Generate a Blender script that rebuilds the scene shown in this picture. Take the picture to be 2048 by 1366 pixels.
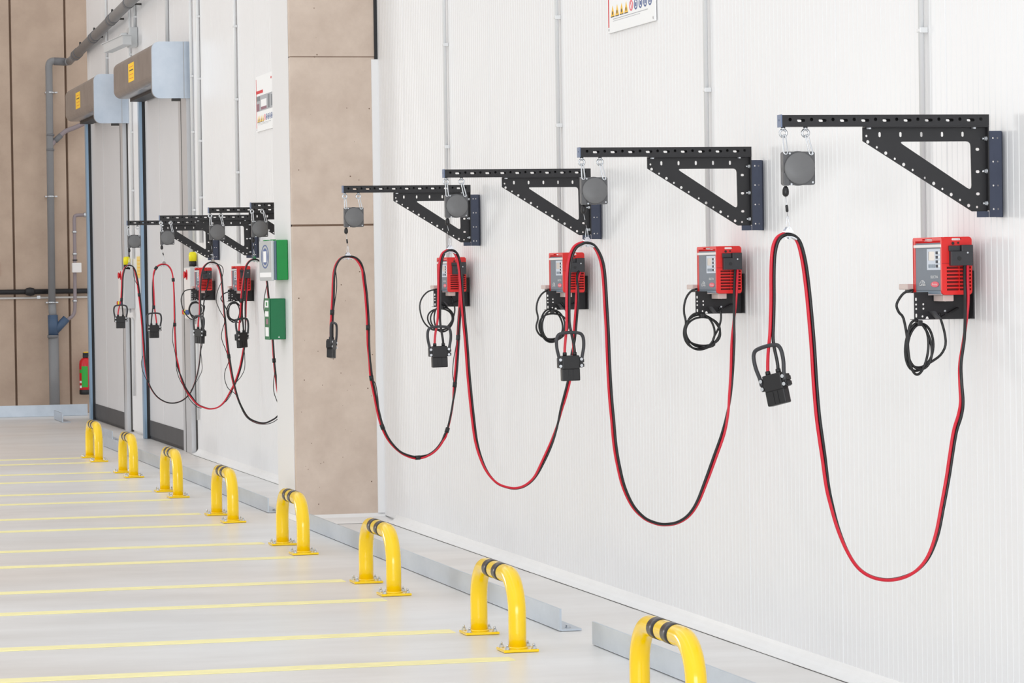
import bpy, bmesh, math, random
from mathutils import Vector, Matrix
from mathutils.geometry import tessellate_polygon

for o in list(bpy.data.objects): bpy.data.objects.remove(o, do_unlink=True)
scene = bpy.context.scene
COL = scene.collection
random.seed(7)

# ------------------------------------------------------------------ camera
# X: perpendicular to the long white wall (wall face at X = 0, hall at X < 0)
# Y: along the wall, away from the camera.  Z: up.  Metres.
F_PX, YAW, PITCH, ROLL = 6500.0, 0.2406, 0.0202, -0.0148
CAM = Vector((-4.22, 0.0, 1.566))
_fw = Vector((math.sin(YAW)*math.cos(PITCH), math.cos(YAW)*math.cos(PITCH), -math.sin(PITCH)))
_r = Vector((math.cos(YAW), -math.sin(YAW), 0)); _u = _r.cross(_fw)
RT = _r*math.cos(ROLL) + _u*math.sin(ROLL)
UP = -_r*math.sin(ROLL) + _u*math.cos(ROLL)
cd = bpy.data.cameras.new('camera'); co = bpy.data.objects.new('camera', cd); COL.objects.link(co)
cd.sensor_width = 36.0; cd.lens = F_PX/2048*36.0; cd.clip_start = 0.1; cd.clip_end = 300
co.matrix_world = Matrix(((RT.x, UP.x, -_fw.x, CAM.x), (RT.y, UP.y, -_fw.y, CAM.y), (RT.z, UP.z, -_fw.z, CAM.z), (0, 0, 0, 1)))
scene.camera = co

# ------------------------------------------------------------------ world and lights
w = bpy.data.worlds.new('hall_light'); scene.world = w; w.use_nodes = True
bg = w.node_tree.nodes['Background']; bg.inputs[0].default_value = (0.985, 0.995, 1.0, 1); bg.inputs[1].default_value = 1.0

def area_light(name, loc, target, sx, sy, watts, color=(1, 1, 1)):
    l = bpy.data.lights.new(name, 'AREA'); l.shape = 'RECTANGLE'; l.size = sx; l.size_y = sy
    l.energy = watts; l.color = color
    o = bpy.data.objects.new(name, l); COL.objects.link(o); o.location = loc
    d = Vector(target)-Vector(loc)
    o.rotation_euler = d.to_track_quat('-Z', 'Y').to_euler()
    return o
area_light('assumed_ceiling_light', (-3.2, 14, 8.5), (-3.2, 14, 0), 1.2, 34, 110)  # assumed ceiling strip out of view, added for light from above
area_light('assumed_ceiling_light', (-8.5, 16, 8.5), (-8.5, 16, 0), 1.2, 34, 110)  # second assumed strip, likewise unseen
area_light('added_area_light', (-13, 33, 2.9), (0, 12, 1.6), 5, 2.5, 480, (1, 0.99, 0.97))  # assumed low source at far left, unseen, placed from the arms' wall shadows

area_light('added_area_light', (-8, -7, 3.0), (-6, 30, 2.2), 13, 5, 1500, (0.93, 0.97, 1.0))  # fill light added behind the camera to brighten faces turned towards it

scene.view_settings.view_transform = 'Standard'
scene.view_settings.look = 'None'
scene.view_settings.gamma = 1.0
scene.view_settings.exposure = -0.06
scene.view_settings.use_curve_mapping = False

# ------------------------------------------------------------------ helpers
def ray(px, py):
    return _fw + RT*((px-1024)/F_PX) - UP*((py-683)/F_PX)
def on_y(px, py, y):                       # point of the vertical cross-plane Y = y seen at a photo pixel
    d = ray(px, py); return CAM + d*((y-CAM.y)/d.y)
def on_x(px, py, x):                       # point of a plane parallel to the wall
    d = ray(px, py); return CAM + d*((x-CAM.x)/d.x)

def lin(c):
    return tuple((v/255/12.92 if v/255 <= .04045 else ((v/255+.055)/1.055)**2.4) for v in c)

MATS = {}
def mat(name, rgb, rough=.5, metal=0.0, var=0.0, scale=4.0, bump=0.0, bscale=60.0, rgb2=None, stretch=None, spec=.5, coat=0.0, emis=0.0):
    m = bpy.data.materials.new(name); m.use_nodes = True
    nt = m.node_tree; b = nt.nodes['Principled BSDF']
    c = lin(rgb)
    b.inputs['Base Color'].default_value = (*c, 1)
    b.inputs['Roughness'].default_value = rough
    b.inputs['Metallic'].default_value = metal
    b.inputs['Specular IOR Level'].default_value = spec
    b.inputs['Coat Weight'].default_value = coat
    b.inputs['Coat Roughness'].default_value = .12
    tc = nt.nodes.new('ShaderNodeTexCoord')
    mp = nt.nodes.new('ShaderNodeMapping'); nt.links.new(tc.outputs['Object'], mp.inputs[0])
    if stretch: mp.inputs['Scale'].default_value = stretch
    if var > 0 or rgb2:
        n = nt.nodes.new('ShaderNodeTexNoise'); n.inputs['Scale'].default_value = scale; n.inputs['Detail'].default_value = 6; n.inputs['Roughness'].default_value = .62
        nt.links.new(mp.outputs[0], n.inputs['Vector'])
        rp = nt.nodes.new('ShaderNodeValToRGB')
        c2 = lin(rgb2) if rgb2 else tuple(max(0, v*(1-var)) for v in c)
        c1 = c if rgb2 else tuple(min(1, v*(1+var*.6)) for v in c)
        rp.color_ramp.elements[0].position = .34; rp.color_ramp.elements[0].color = (*c2, 1)
        rp.color_ramp.elements[1].position = .66; rp.color_ramp.elements[1].color = (*c1, 1)
        nt.links.new(n.outputs['Fac'], rp.inputs[0]); nt.links.new(rp.outputs[0], b.inputs['Base Color'])
    if bump > 0:
        n2 = nt.nodes.new('ShaderNodeTexNoise'); n2.inputs['Scale'].default_value = bscale; n2.inputs['Detail'].default_value = 4
        nt.links.new(mp.outputs[0], n2.inputs['Vector'])
        bp = nt.nodes.new('ShaderNodeBump'); bp.inputs['Strength'].default_value = bump; bp.inputs['Distance'].default_value = .01
        nt.links.new(n2.outputs['Fac'], bp.inputs['Height']); nt.links.new(bp.outputs[0], b.inputs['Normal'])
    if emis > 0:
        b.inputs['Emission Color'].default_value = (*c, 1); b.inputs['Emission Strength'].default_value = emis
    MATS[name] = m
    return m

mat('panel_white', (236, 236, 237), .38, var=.015, scale=1.2)
mat('cove_white', (240, 240, 240), .45, var=.02, scale=6)
fm = mat('floor_concrete', (232, 232, 232), .32, rgb2=(218, 217, 216), scale=1.3, stretch=(.6, 1.5, 1), bump=.03, bscale=90, spec=.3)
_nt = fm.node_tree; _b = _nt.nodes['Principled BSDF']; _src = _b.inputs['Base Color'].links[0].from_socket
_n = _nt.nodes.new('ShaderNodeTexNoise'); _n.inputs['Scale'].default_value = .22; _n.inputs['Detail'].default_value = 3
_tc = _nt.nodes.new('ShaderNodeTexCoord'); _nt.links.new(_tc.outputs['Object'], _n.inputs['Vector'])
_mr = _nt.nodes.new('ShaderNodeMapRange'); _mr.inputs[1].default_value = .42; _mr.inputs[2].default_value = .62; _nt.links.new(_n.outputs['Fac'], _mr.inputs[0])
_mx = _nt.nodes.new('ShaderNodeMix'); _mx.data_type = 'RGBA'; _mx.blend_type = 'MULTIPLY'
_nt.links.new(_mr.outputs[0], _mx.inputs[0]); _nt.links.new(_src, _mx.inputs[6]); _mx.inputs[7].default_value = (.985, .93, .885, 1); _nt.links.new(_mx.outputs[2], _b.inputs['Base Color'])  # beige patches stand in for the concrete wall's reflection in the floor
mat('line_yellow', (252, 242, 178), .45, var=.06, scale=9)
mat('concrete', (212, 195, 181), .85, rgb2=(199, 181, 167), scale=5, bump=.12, bscale=70)
mat('concrete_far', (194, 172, 154), .85, rgb2=(178, 156, 139), scale=2.2, bump=.1, bscale=40)
mat('concrete_groove', (122, 100, 84), .9)
mat('joint_dark', (70, 68, 66), .8)
mat('black_steel', (27, 26, 29), .45, metal=.0, var=.1, scale=20)
mat('rail_steel', (56, 62, 80), .38, metal=.2, var=.1, scale=12)  # blue-grey cast is a reflection painted into the base colour
mat('cap_blue', (108, 122, 150), .5, var=.05)
mat('black_plastic', (25, 24, 26), .45, var=.08, scale=30)
mat('dark_grey', (50, 50, 54), .5, var=.08, scale=30)
mat('reel_grey', (108, 108, 109), .5, var=.06, scale=14)
mat('reel_edge', (88, 88, 90), .5, var=.06, scale=14)
mat('zinc', (205, 208, 212), .28, metal=.9, var=.06, scale=30)
mat('chrome', (222, 224, 230), .15, metal=1.0, var=.04, scale=40)
mat('galvanised', (202, 211, 221), .38, metal=.7, rgb2=(186, 196, 207), scale=3.0, stretch=(1, .5, 1))
mat('stainless', (176, 176, 178), .3, metal=.92, rgb2=(160, 160, 163), scale=5)
mat('stainless_side', (196, 205, 216), .34, metal=.85, rgb2=(182, 193, 206), scale=3)  # stainless again, with the side's bluish reflection put into its colour
mat('cable_red', (206, 20, 46), .38, var=.05, scale=30)
mat('cable_black', (17, 17, 19), .38, var=.05, scale=30)
mat('charger_red', (226, 36, 34), .4, var=.04, scale=10)
mat('charger_dark_red', (120, 16, 18), .6)
mat('charger_grey', (108, 118, 130), .5, var=.04, scale=20)
mat('charger_lip', (126, 140, 154), .45)
mat('offwhite', (232, 228, 226), .5, var=.03)
mat('sticker', (204, 212, 224), .5, var=.02)
mat('lcd', (222, 214, 206), .25)
mat('print_white', (244, 244, 244), .6)
mat('print_dark', (52, 56, 66), .6)
mat('print_pink', (236, 96, 112), .55)
mat('print_red', (214, 60, 66), .6)
mat('print_yellow', (246, 196, 66), .6)
mat('print_blue', (74, 96, 148), .6)
mat('print_grey', (176, 178, 182), .6)
mat('print_midgrey', (128, 132, 136), .6)
mat('print_mauve', (150, 110, 122), .6)
mat('plug_beige', (206, 188, 182), .5)
mat('bollard_yellow', (255, 212, 0), .2, var=.02, scale=4, coat=.35)
mat('bollard_black', (50, 46, 48), .3, var=.08, scale=40)
mat('door_grey', (214, 214, 216), .5, var=.02, scale=1.5)
mat('door_frame', (206, 207, 210), .36, metal=.35, var=.03, scale=3)
mat('door_stripe', (222, 222, 223), .5)
mat('door_kick', (74, 74, 76), .6, var=.1, scale=8)
mat('seal_black', (18, 20, 26), .5)
mat('seal_blue', (142, 168, 192), .35, metal=.3)
mat('pipe_grey', (132, 132, 134), .5, var=.04, scale=6)
mat('pipe_collar', (112, 112, 115), .5)
mat('pipe_purple', (142, 130, 134), .5)
mat('pipe_blue', (66, 88, 116), .5, var=.05, scale=12)
mat('pipe_black', (30, 29, 32), .5)
mat('pipe_white', (220, 216, 212), .45)
mat('conduit', (222, 223, 224), .4, metal=.15)
mat('ext_red', (206, 24, 34), .3, var=.04)
mat('ext_green', (44, 168, 60), .5)
mat('label_yellow', (255, 206, 46), .5)
mat('lamp_yellow', (238, 226, 8), .35)
mat('box_light', (196, 197, 198), .45, var=.02)
mat('box_green', (0, 140, 62), .4, var=.05, scale=9)
mat('box_green_dark', (0, 112, 66), .4, var=.05, scale=9)
mat('box_cover', (196, 202, 204), .3, var=.03)
mat('box_clear', (90, 112, 130), .12, spec=.6)
mat('camera_grey', (202, 204, 205), .4)
mat('sign_orange', (240, 212, 132), .6)

class MB:
    def __init__(s): s.v = []; s.f = []; s.sm = []
    def add(s, vs, fs, smooth=False):
        n = len(s.v); s.v += [Vector(v) for v in vs]; s.f += [tuple(i+n for i in f) for f in fs]; s.sm += [smooth]*len(fs); return s
    def box(s, x0, x1, y0, y1, z0, z1, bev=0.0):
        if bev > 0:
            bm = bmesh.new(); bmesh.ops.create_cube(bm, size=1)
            for v in bm.verts: v.co = Vector(((x0+x1)/2+v.co.x*(x1-x0), (y0+y1)/2+v.co.y*(y1-y0), (z0+z1)/2+v.co.z*(z1-z0)))
            bmesh.ops.bevel(bm, geom=list(bm.edges), offset=bev, segments=2, affect='EDGES', profile=.5)
            bm.verts.index_update()
            s.add([v.co.copy() for v in bm.verts], [[v.index for v in f.verts] for f in bm.faces]); bm.free(); return s
        vs = [(x, y, z) for x in (x0, x1) for y in (y0, y1) for z in (z0, z1)]
        return s.add(vs, [(0, 1, 3, 2), (4, 6, 7, 5), (0, 4, 5, 1), (2, 3, 7, 6), (0, 2, 6, 4), (1, 5, 7, 3)])
    def tube(s, pts, r, seg=10, closed=False, caps=True, rs=None):
        pts = [Vector(p) for p in pts]; n = len(pts)
        tang = []
        for i in range(n):
            if closed: t = pts[(i+1) % n]-pts[i-1]
            else: t = pts[min(i+1, n-1)]-pts[max(i-1, 0)]
            tang.append(t.normalized() if t.length > 1e-9 else Vector((0, 0, 1)))
        a = Vector((0, 1, 0)) if abs(tang[0].y) < .9 else Vector((1, 0, 0))
        nrm = (a - tang[0]*a.dot(tang[0])).normalized()
        vs = []
        for i in range(n):
            nrm = (nrm - tang[i]*nrm.dot(tang[i])).normalized(); bn = tang[i].cross(nrm)
            rr = rs[i] if rs else r
            for k in range(seg):
                a_ = 2*math.pi*k/seg
                vs.append(pts[i] + (nrm*math.cos(a_)+bn*math.sin(a_))*rr)
        fs = []
        for i in range(n if closed else n-1):
            j = (i+1) % n
            for k in range(seg):
                k2 = (k+1) % seg
                fs.append((i*seg+k, i*seg+k2, j*seg+k2, j*seg+k))
        s.add(vs, fs, True)
        if caps and not closed:
            b = len(s.v)-n*seg
            s.f.append(tuple(b+k for k in reversed(range(seg)))); s.sm.append(False)
            s.f.append(tuple(b+(n-1)*seg+k for k in range(seg))); s.sm.append(False)
        return s
    def lathe(s, prof, origin=(0, 0, 0), axis='z', seg=24, smooth=True):
        o = Vector(origin); vs = []; n = len(prof)
        for r, h in prof:
            for k in range(seg):
                a = 2*math.pi*k/seg; c, d = r*math.cos(a), r*math.sin(a)
                vs.append(o + (Vector((c, d, h)) if axis == 'z' else Vector((c, h, d)) if axis == 'y' else Vector((h, c, d))))
        fs = [(i*seg+k, i*seg+(k+1) % seg, (i+1)*seg+(k+1) % seg, (i+1)*seg+k) for i in range(n-1) for k in range(seg)]
        s.add(vs, fs, smooth); b = len(s.v)-n*seg
        s.f.append(tuple(b+k for k in range(seg))); s.sm.append(False)
        s.f.append(tuple(b+(n-1)*seg+k for k in reversed(range(seg)))); s.sm.append(False)
        return s
    def plate(s, outer, holes, t, fn):
        """flat sheet with real holes: outline in (a, b); fn(a, b, c) -> 3D, c in 0..t"""
        loops = [outer]+list(holes)
        flat = [p for l in loops for p in l]; n = len(flat)
        tri = tessellate_polygon([[Vector((p[0], p[1], 0)) for p in l] for l in loops])
        vs = [fn(a, b, 0) for a, b in flat]+[fn(a, b, t) for a, b in flat]
        fs = [tuple(x) for x in tri]+[tuple(i+n for i in reversed(x)) for x in tri]
        k = 0
        for l in loops:
            m = len(l)
            fs += [(k+i, k+(i+1) % m, n+k+(i+1) % m, n+k+i) for i in range(m)]
            k += m
        return s.add(vs, fs)
    def xf(s, M):
        s.v = [M @ v for v in s.v]; return s
    def mesh(s, name, m):
        me = bpy.data.meshes.new(name); me.from_pydata([tuple(v) for v in s.v], [], s.f)
        me.polygons.foreach_set('use_smooth', s.sm); me.validate()
        bm = bmesh.new(); bm.from_mesh(me); bmesh.ops.recalc_face_normals(bm, faces=bm.faces); bm.to_mesh(me); bm.free()
        me.materials.append(MATS[m]); me.update()
        return me
    def build(s, name, m, parent=None, loc=None):
        o = bpy.data.objects.new(name, s.mesh(name, m)); COL.objects.link(o)
        if parent: o.parent = parent
        if loc is not None: o.location = loc
        return o

def circ(cx, cy, r, n=12): return [(cx+r*math.cos(2*math.pi*k/n), cy+r*math.sin(2*math.pi*k/n)) for k in range(n)]
def slot(cx, cy, L, H, n=6):
    if L >= H:
        r = H/2; a = L/2-r
        return [(cx+a+r*math.cos(t), cy+r*math.sin(t)) for t in [-math.pi/2+math.pi*k/n for k in range(n+1)]] + \
               [(cx-a+r*math.cos(t), cy+r*math.sin(t)) for t in [math.pi/2+math.pi*k/n for k in range(n+1)]]
    return [(cx-q+cx-(cx), cy+p) if False else (cx-(y-cy), cy+(x-cx)) for x, y in slot(cx, cy, H, L, n) for p, q in [(0, 0)]]
def rect(x0, x1, y0, y1): return [(x0, y0), (x1, y0), (x1, y1), (x0, y1)]
def rrect(x0, x1, y0, y1, r, n=4):
    out = []
    for cx, cy, a0 in ((x1-r, y1-r, 0), (x0+r, y1-r, 90), (x0+r, y0+r, 180), (x1-r, y0+r, 270)):
        out += [(cx+r*math.cos(math.radians(a0+90*k/n)), cy+r*math.sin(math.radians(a0+90*k/n))) for k in range(n+1)]
    return out
def roundpoly(pts, rad, n=4):
    out = []; m = len(pts)
    for i in range(m):
        p = Vector(pts[i]); a = (Vector(pts[i-1])-p); b = (Vector(pts[(i+1) % m])-p)
        r = rad if not isinstance(rad, (list, tuple)) else rad[i]
        A = p+a.normalized()*r; B = p+b.normalized()*r
        for k in range(n+1):
            t = k/n; q = A*(1-t)**2+p*2*t*(1-t)+B*t*t; out.append((q.x, q.y))
    return out
def spline(pts, sub=8):
    P = [Vector(p) for p in pts]; out = []
    for i in range(len(P)-1):
        p0 = P[max(i-1, 0)]; p1 = P[i]; p2 = P[i+1]; p3 = P[min(i+2, len(P)-1)]
        for k in range(sub):
            t = k/sub
            out.append(.5*((2*p1)+(p2-p0)*t+(2*p0-5*p1+4*p2-p3)*t*t+(3*p1-p0-3*p2+p3)*t**3))
    out.append(P[-1]); return out

def tag(o, label, cat, group=None):
    o['label'] = label; o['category'] = cat
    if group: o['group'] = group
    return o
def thing(name, label, cat, loc=(0, 0, 0), rotz=0.0, group=None):
    o = bpy.data.objects.new(name, None); COL.objects.link(o); o.location = loc; o.rotation_euler = (0, 0, rotz)
    o.empty_display_size = .1
    return tag(o, label, cat, group)
def copy_tree(o, parent=None):
    c = o.copy(); COL.objects.link(c)
    if parent: c.parent = parent
    for ch in list(o.children): copy_tree(ch, c)
    return c
def structure(o): o['kind'] = 'structure'; return o
TXT = {}
def text_mb(body, size, fn, depth=.0006):
    """lettering as a thin raised print; fn(a, b, c) maps text plane to 3D"""
    if body not in TXT:
        cu = bpy.data.curves.new('t', 'FONT'); cu.body = body; cu.size = 1; cu.align_x = 'CENTER'; cu.align_y = 'CENTER'; cu.resolution_u = 2
        ob = bpy.data.objects.new('t', cu); COL.objects.link(ob)
        me = bpy.data.meshes.new_from_object(ob); bpy.data.objects.remove(ob)
        TXT[body] = ([v.co.copy() for v in me.vertices], [tuple(p.vertices) for p in me.polygons])
    vs, fs = TXT[body]; b = MB()
    b.add([fn(v.x*size, v.y*size, depth) for v in vs], fs); return b

# ================================================================== STRUCTURE
# ---- floor with painted lines
fl = structure(MB().box(-30, 3, -6, 46, -.2, 0).build('floor', 'floor_concrete'))
for y in (12.88, 13.98, 15.47, 16.53, 18.03, 19.07, 20.62, 21.65, 23.13, 24.15, 25.63, 26.70, 28.20, 29.0, 10.33, 11.43):
    wd = .125
    MB().box(-12.5, -1.08, y-wd/2, y+wd/2, .0005, .003).build('line_marking', 'line_yellow', fl)

# ---- long white wall of ribbed sandwich panels
WALL_TOP = 6.2
wall = structure(MB().box(.012, .16, 3.8, 37.5, 0, WALL_TOP).build('wall_right', 'panel_white'))
PW = 1.15
def panel_mesh(width):
    """sheet with narrow vertical grooves every 5 cm and a joint recess at both edges"""
    prof = [(0.0, .012), (.004, .004), (.008, 0)]
    n = int(round(width/.05)); st = width/n
    for i in range(1, n):
        c = i*st
        prof += [(c-.006, 0), (c-.0015, .0016), (c+.0015, .0016), (c+.006, 0)]
    prof += [(width-.008, 0), (width-.004, .004), (width, .012)]
    vs = []; fs = []
    for y, x in prof: vs += [(x, y, .02), (x, y, WALL_TOP)]
    for i in range(len(prof)-1): fs.append((2*i, 2*i+2, 2*i+3, 2*i+1))
    vs += [(.012, 0, .02), (.012, width, .02), (.012, 0, WALL_TOP), (.012, width, WALL_TOP)]
    return MB().add(vs, fs)
pm = panel_mesh(PW).mesh('wall_panel', 'panel_white')
y = 13.04-8*PW; k = 0
while y+PW <= 37.5:
    o = bpy.data.objects.new('wall_panel', pm); COL.objects.link(o); o.parent = wall; o.location = (0, y, 0); y += PW
if 37.5-y > .1:
    panel_mesh(37.5-y).build('wall_panel', 'panel_white', wall, (0, y, 0))

def cove(name, y0, y1):
    prof = [(-.062, .001), (-.06, .004), (-.045, .007), (-.028, .013), (-.015, .022), (-.006, .034), (-.0012, .048), (.005, .05), (.005, .001)]
    n = len(prof); vs = [(x, y0, z) for x, z in prof]+[(x, y1, z) for x, z in prof]
    fs = [(i, (i+1) % n, n+(i+1) % n, n+i) for i in range(n)]+[tuple(range(n)), tuple(reversed(range(n, 2*n)))]
    c = structure(MB().add(vs, fs, False).build(name, 'cove_white'))
    pts = []
    L = int((y1-y0)/.25)
    m = MB()
    for i in range(L):
        a = y0+(y1-y0)*i/L; b = y0+(y1-y0)*(i+1)/L
        wda = .004+.004*random.random()
        m.add([(-.062-wda, a, .0012), (-.058, a, .0012), (-.058, b, .0012), (-.062-wda, b, .0012), (-.062-wda, a, .0004), (-.062-wda, b, .0004)], [(0, 1, 2, 3), (0, 3, 5, 4)])
    m.build('sealant_joint', 'joint_dark', c)
    return c
cove('baseboard_right', 4.0, 20.37)
cove('baseboard_far', 21.42, 29.15)

# ---- concrete column between the two wall bays
YP = 20.758; XP = -.578
pil = bpy.data.objects.new('column_concrete', None)
colm = MB()
for z0, z1 in ((.02, 1.906), (1.918, 3.00), (3.004, WALL_TOP)):
    colm.box(XP, .01, YP, YP+.66, z0, z1, .004)
pil = structure(colm.build('wall_column', 'concrete'))
MB().box(XP+.006, .0, YP+.006, YP+.65, .1, WALL_TOP-.1).build('joint_core', 'concrete_groove', pil)
MB().box(XP-.006, XP-.0005, YP+.05, YP+.657, .036, WALL_TOP).build('cladding_sheet', 'panel_white', pil)
m = MB()
random.seed(4)
for i in range(46):
    a = random.uniform(XP+.03, -.03); z = random.choice([random.uniform(.1, 1.2), random.uniform(1.0, 3.6)]); r = random.uniform(.0015, .005)
    m.lathe([(r, 0), (r*.7, -.0008)], (a, YP-.0002, z), 'y', 7)
m.build('pore', 'concrete_groove', pil)['kind'] = 'stuff'
# white flashing in the inner corner and the dark gap above it
MB().box(-.044, .006, YP-.016, YP-.0005, .036, 2.985).build('corner_flashing', 'panel_white', pil)
MB().box(-.022, .004, YP-.01, YP-.0005, 2.985, WALL_TOP).build('corner_gap', 'seal_black', pil)
# plinth in front of the column
v = [(-.59, YP-.40, .001), (.02, YP-.40, .001), (-.59, YP-.03, .014), (.02, YP-.03, .014), (-.59, YP, .035), (.02, YP, .035), (-.59, YP+.66, .035), (.02, YP+.66, .035), (-.60, YP-.40, .001), (-.60, YP+.66, .001)]
structure(MB().add(v, [(0, 1, 3, 2), (2, 3, 5, 4), (4, 5, 7, 6), (8, 0, 2, 4), (8, 4, 6, 9)]).build('baseboard_column', 'cove_white'))
MB().box(-.44, -.05, YP-.408, YP-.402, .0005, .0018).build('sealant_joint', 'joint_dark', bpy.data.objects['baseboard_column'])

# ---- far concrete wall with vertical joints
YF = 39.15
fw_ = structure(MB().box(-30, 6, YF+.03, YF+.4, 0, 9).build('wall_far', 'concrete_groove'))
edges = [-30, -18, -12, -8, -5.6, -3.2, -1.98, -1.35, -.725, -.075, .565, 1.8, 3.0, 6]
for a, b in zip(edges[:-1], edges[1:]):
    MB().box(a+.012, b-.012, YF, YF+.1, 0.0, 9, .008).build('concrete_panel', 'concrete_far', fw_)

# ================================================================== DOORS
def door(n, y0, y1, jamb, leaf_lab):
    """y0..y1: leaf; jamb: width of the near jamb"""
    d = structure(MB().box(-.03, -.002, y0, y1, .02, 3.5).build('door_%d' % n, 'door_grey'))
    MB().box(-.036, -.0302, y0, y1, .03, .185).build('kick_strip', 'door_kick', d)
    MB().box(-.034, -.0302, y0, y1, .004, .03).build('bottom_seal', 'seal_black', d)
    yc = y0+(y1-y0)*.57
    MB().box(-.033, -.0302, yc-.02, yc+.02, .185, 3.4).build('curtain_seam', 'door_stripe', d)
    f = MB().box(-.052, -.002, y0-jamb, y0-jamb*.42, .002, 3.42).box(-.045, -.002, y0-jamb*.40, y0-jamb*.2, .002, 3.42).box(-.038, -.002, y0-jamb*.2, y0, .002, 3.42)
    jm = f.build('jamb', 'door_frame', d)
    MB().box(-.054, -.050, y0-jamb*.46, y0-jamb*.42, .002, 3.42).build('jamb_groove', 'joint_dark', jm)
    MB().box(-.012, -.002, y0-jamb-.03, y0-jamb, .002, 3.42).build('jamb_gap', 'joint_dark', jm)
    g = MB().box(-.06, -.002, y1+.03, y1+.13, .002, 3.42).build('jamb', 'door_frame', d)
    MB().box(-.06, -.002, y1, y1+.024, .002, 3.42).build('brush_seal', 'seal_black', d)
    MB().box(-.088, -.061, y1, y1+.12, .002, 3.42).build('guide_strip', 'seal_blue', g)
    return d
door(1, 29.80, 32.22, .62, '')
door(2, 34.25, 36.98, .36, '')

def operator_box(y0, y1, z0, z1, d, label, ylab, zlab):
    t = thing('door_operator_box', label, 'door motor', (0, (y0+y1)/2, z0))
    yc = (y0+y1)/2; r = .07
    prof = [(-.001, 0), (-d+r, 0)]+[(-d+r-r*math.sin(a), r-r*math.cos(a)) for a in [math.pi/2*k/6 for k in range(1, 7)]]
    h = z1-z0; hc = .15
    prof += [(-d+r-r*math.cos(a), h-r+r*math.sin(a)) for a in [math.pi/2*k/6 for k in range(0, 7)]]+[(-.001, h)]
    MB().plate([(x, hc+(z if z <= r else z-hc)) if z <= r else (x, z) for x, z in prof], [], y1-y0-.06, lambda a, b, c: Vector((a, y0-yc+.06+c, b))).build('cover', 'stainless', t)
    prof2 = [(x*1.012-.0005, z*1.02-.006) for x, z in prof]
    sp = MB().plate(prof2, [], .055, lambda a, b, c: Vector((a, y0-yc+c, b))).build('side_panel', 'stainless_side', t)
    MB().box(-.075, -.068, y0-yc-.002, y0-yc, -.004, h).build('fold_line', 'print_grey', sp)
    MB().box(-.2, -.06, y0-yc+.2, y1-yc-.02, hc-.03, hc-.001).build('curtain_slot', 'seal_black', t)
    MB().box(-.18, -.1, y0-yc+.02, y0-yc+.06, -.03, -.008).build('latch', 'joint_dark', t)
    lb = MB().box(-d-.0015, -d, ylab-yc, ylab-yc+.42, zlab-z0, zlab-z0+.175).build('warning_label', 'label_yellow', t)
    for j in range(4):
        MB().box(-d-.0022, -d-.0014, ylab-yc+.06, ylab-yc+.34, zlab-z0+.03+.036*j, zlab-z0+.034+.036*j+(.006 if j == 2 else 0)).build('label_print', 'print_red' if j != 2 else 'print_dark', lb)
operator_box(29.16, 32.05, 3.215, 3.715, .355, 'stainless door operator box with yellow label over the nearer door', 30.46, 3.452)
operator_box(33.74, 36.56, 3.215, 3.715, .355, 'stainless door operator box with yellow label over the farther door', 35.08, 3.445)

# ================================================================== BOLLARDS
def make_bollard():
    t = thing('bollard_hoop', '', 'bollard')
    r = .0375; H = .308; S = .70; R = .155
    pts = [(0, 0, .01), (0, 0, .08)]
    pts += [(0, R-R*math.cos(a), H-R+R*math.sin(a)) for a in [math.pi/2*k/12 for k in range(13)]]
    pts += [(0, S-R+R*math.sin(a), H-R+R*math.cos(a)) for a in [math.pi/2*k/12 for k in range(13)]]
    pts += [(0, S, .08), (0, S, .01)]
    MB().tube(pts, r, 28).build('hoop', 'bollard_yellow', t)
    for yb in (0, S):
        pl = MB().box(-.075, .075, yb-.07, yb+.07, .0015, .0125, .002).build('base_plate', 'bollard_yellow', t)
        MB().lathe([(.046, .0125), (.039, .02)], (0, yb, 0), 'z', 24).build('weld', 'bollard_yellow', t)
        for sx in (-1, 1):
            for sy in (-1, 1):
                b = MB().lathe([(.0125, .0125), (.0125, .0145)], (sx*.057, yb+sy*.053, 0), 'z', 16)
                b.lathe([(.0095, .0145), (.0095, .0235)], (sx*.057, yb+sy*.053, 0), 'z', 6, False)
                b.lathe([(.005, .0235), (.005, .034), (.003, .036)], (sx*.057, yb+sy*.053, 0), 'z', 10)
                b.build('anchor_bolt', 'zinc', pl)
    for yc in (S/2-.085, S/2+.085):
        MB().tube([(0, yc-.042, H), (0, yc, H), (0, yc+.042, H)], r+.0012, 28).build('black_band', 'bollard_black', t)
    return t
BY = [10.53, 13.0775, 15.617, 18.147, 20.729, 23.289, 25.843, 28.268]
BL = ['yellow hoop bollard with black bands, nearest the camera, cut by the bottom frame edge',
      'yellow hoop bollard with black bands, second from the camera, beside a kerb end',
      'yellow hoop bollard with black bands, third from the camera, in front of the kerb',
      'yellow hoop bollard with black bands standing in front of the concrete pillar foot',
      'yellow hoop bollard with black bands, first one beyond the concrete pillar',
      'yellow hoop bollard with black bands in front of the nearer grey door',
      'yellow hoop bollard with black bands, second farthest from the camera',
      'yellow hoop bollard with black bands, farthest and smallest of the row']
proto = make_bollard()
for i, yb in enumerate(BY):
    o = proto if i == 0 else copy_tree(proto)
    o.location = (-.989, yb+.072, 0); tag(o, BL[i], 'bollard', 'row of yellow hoop bollards')

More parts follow.
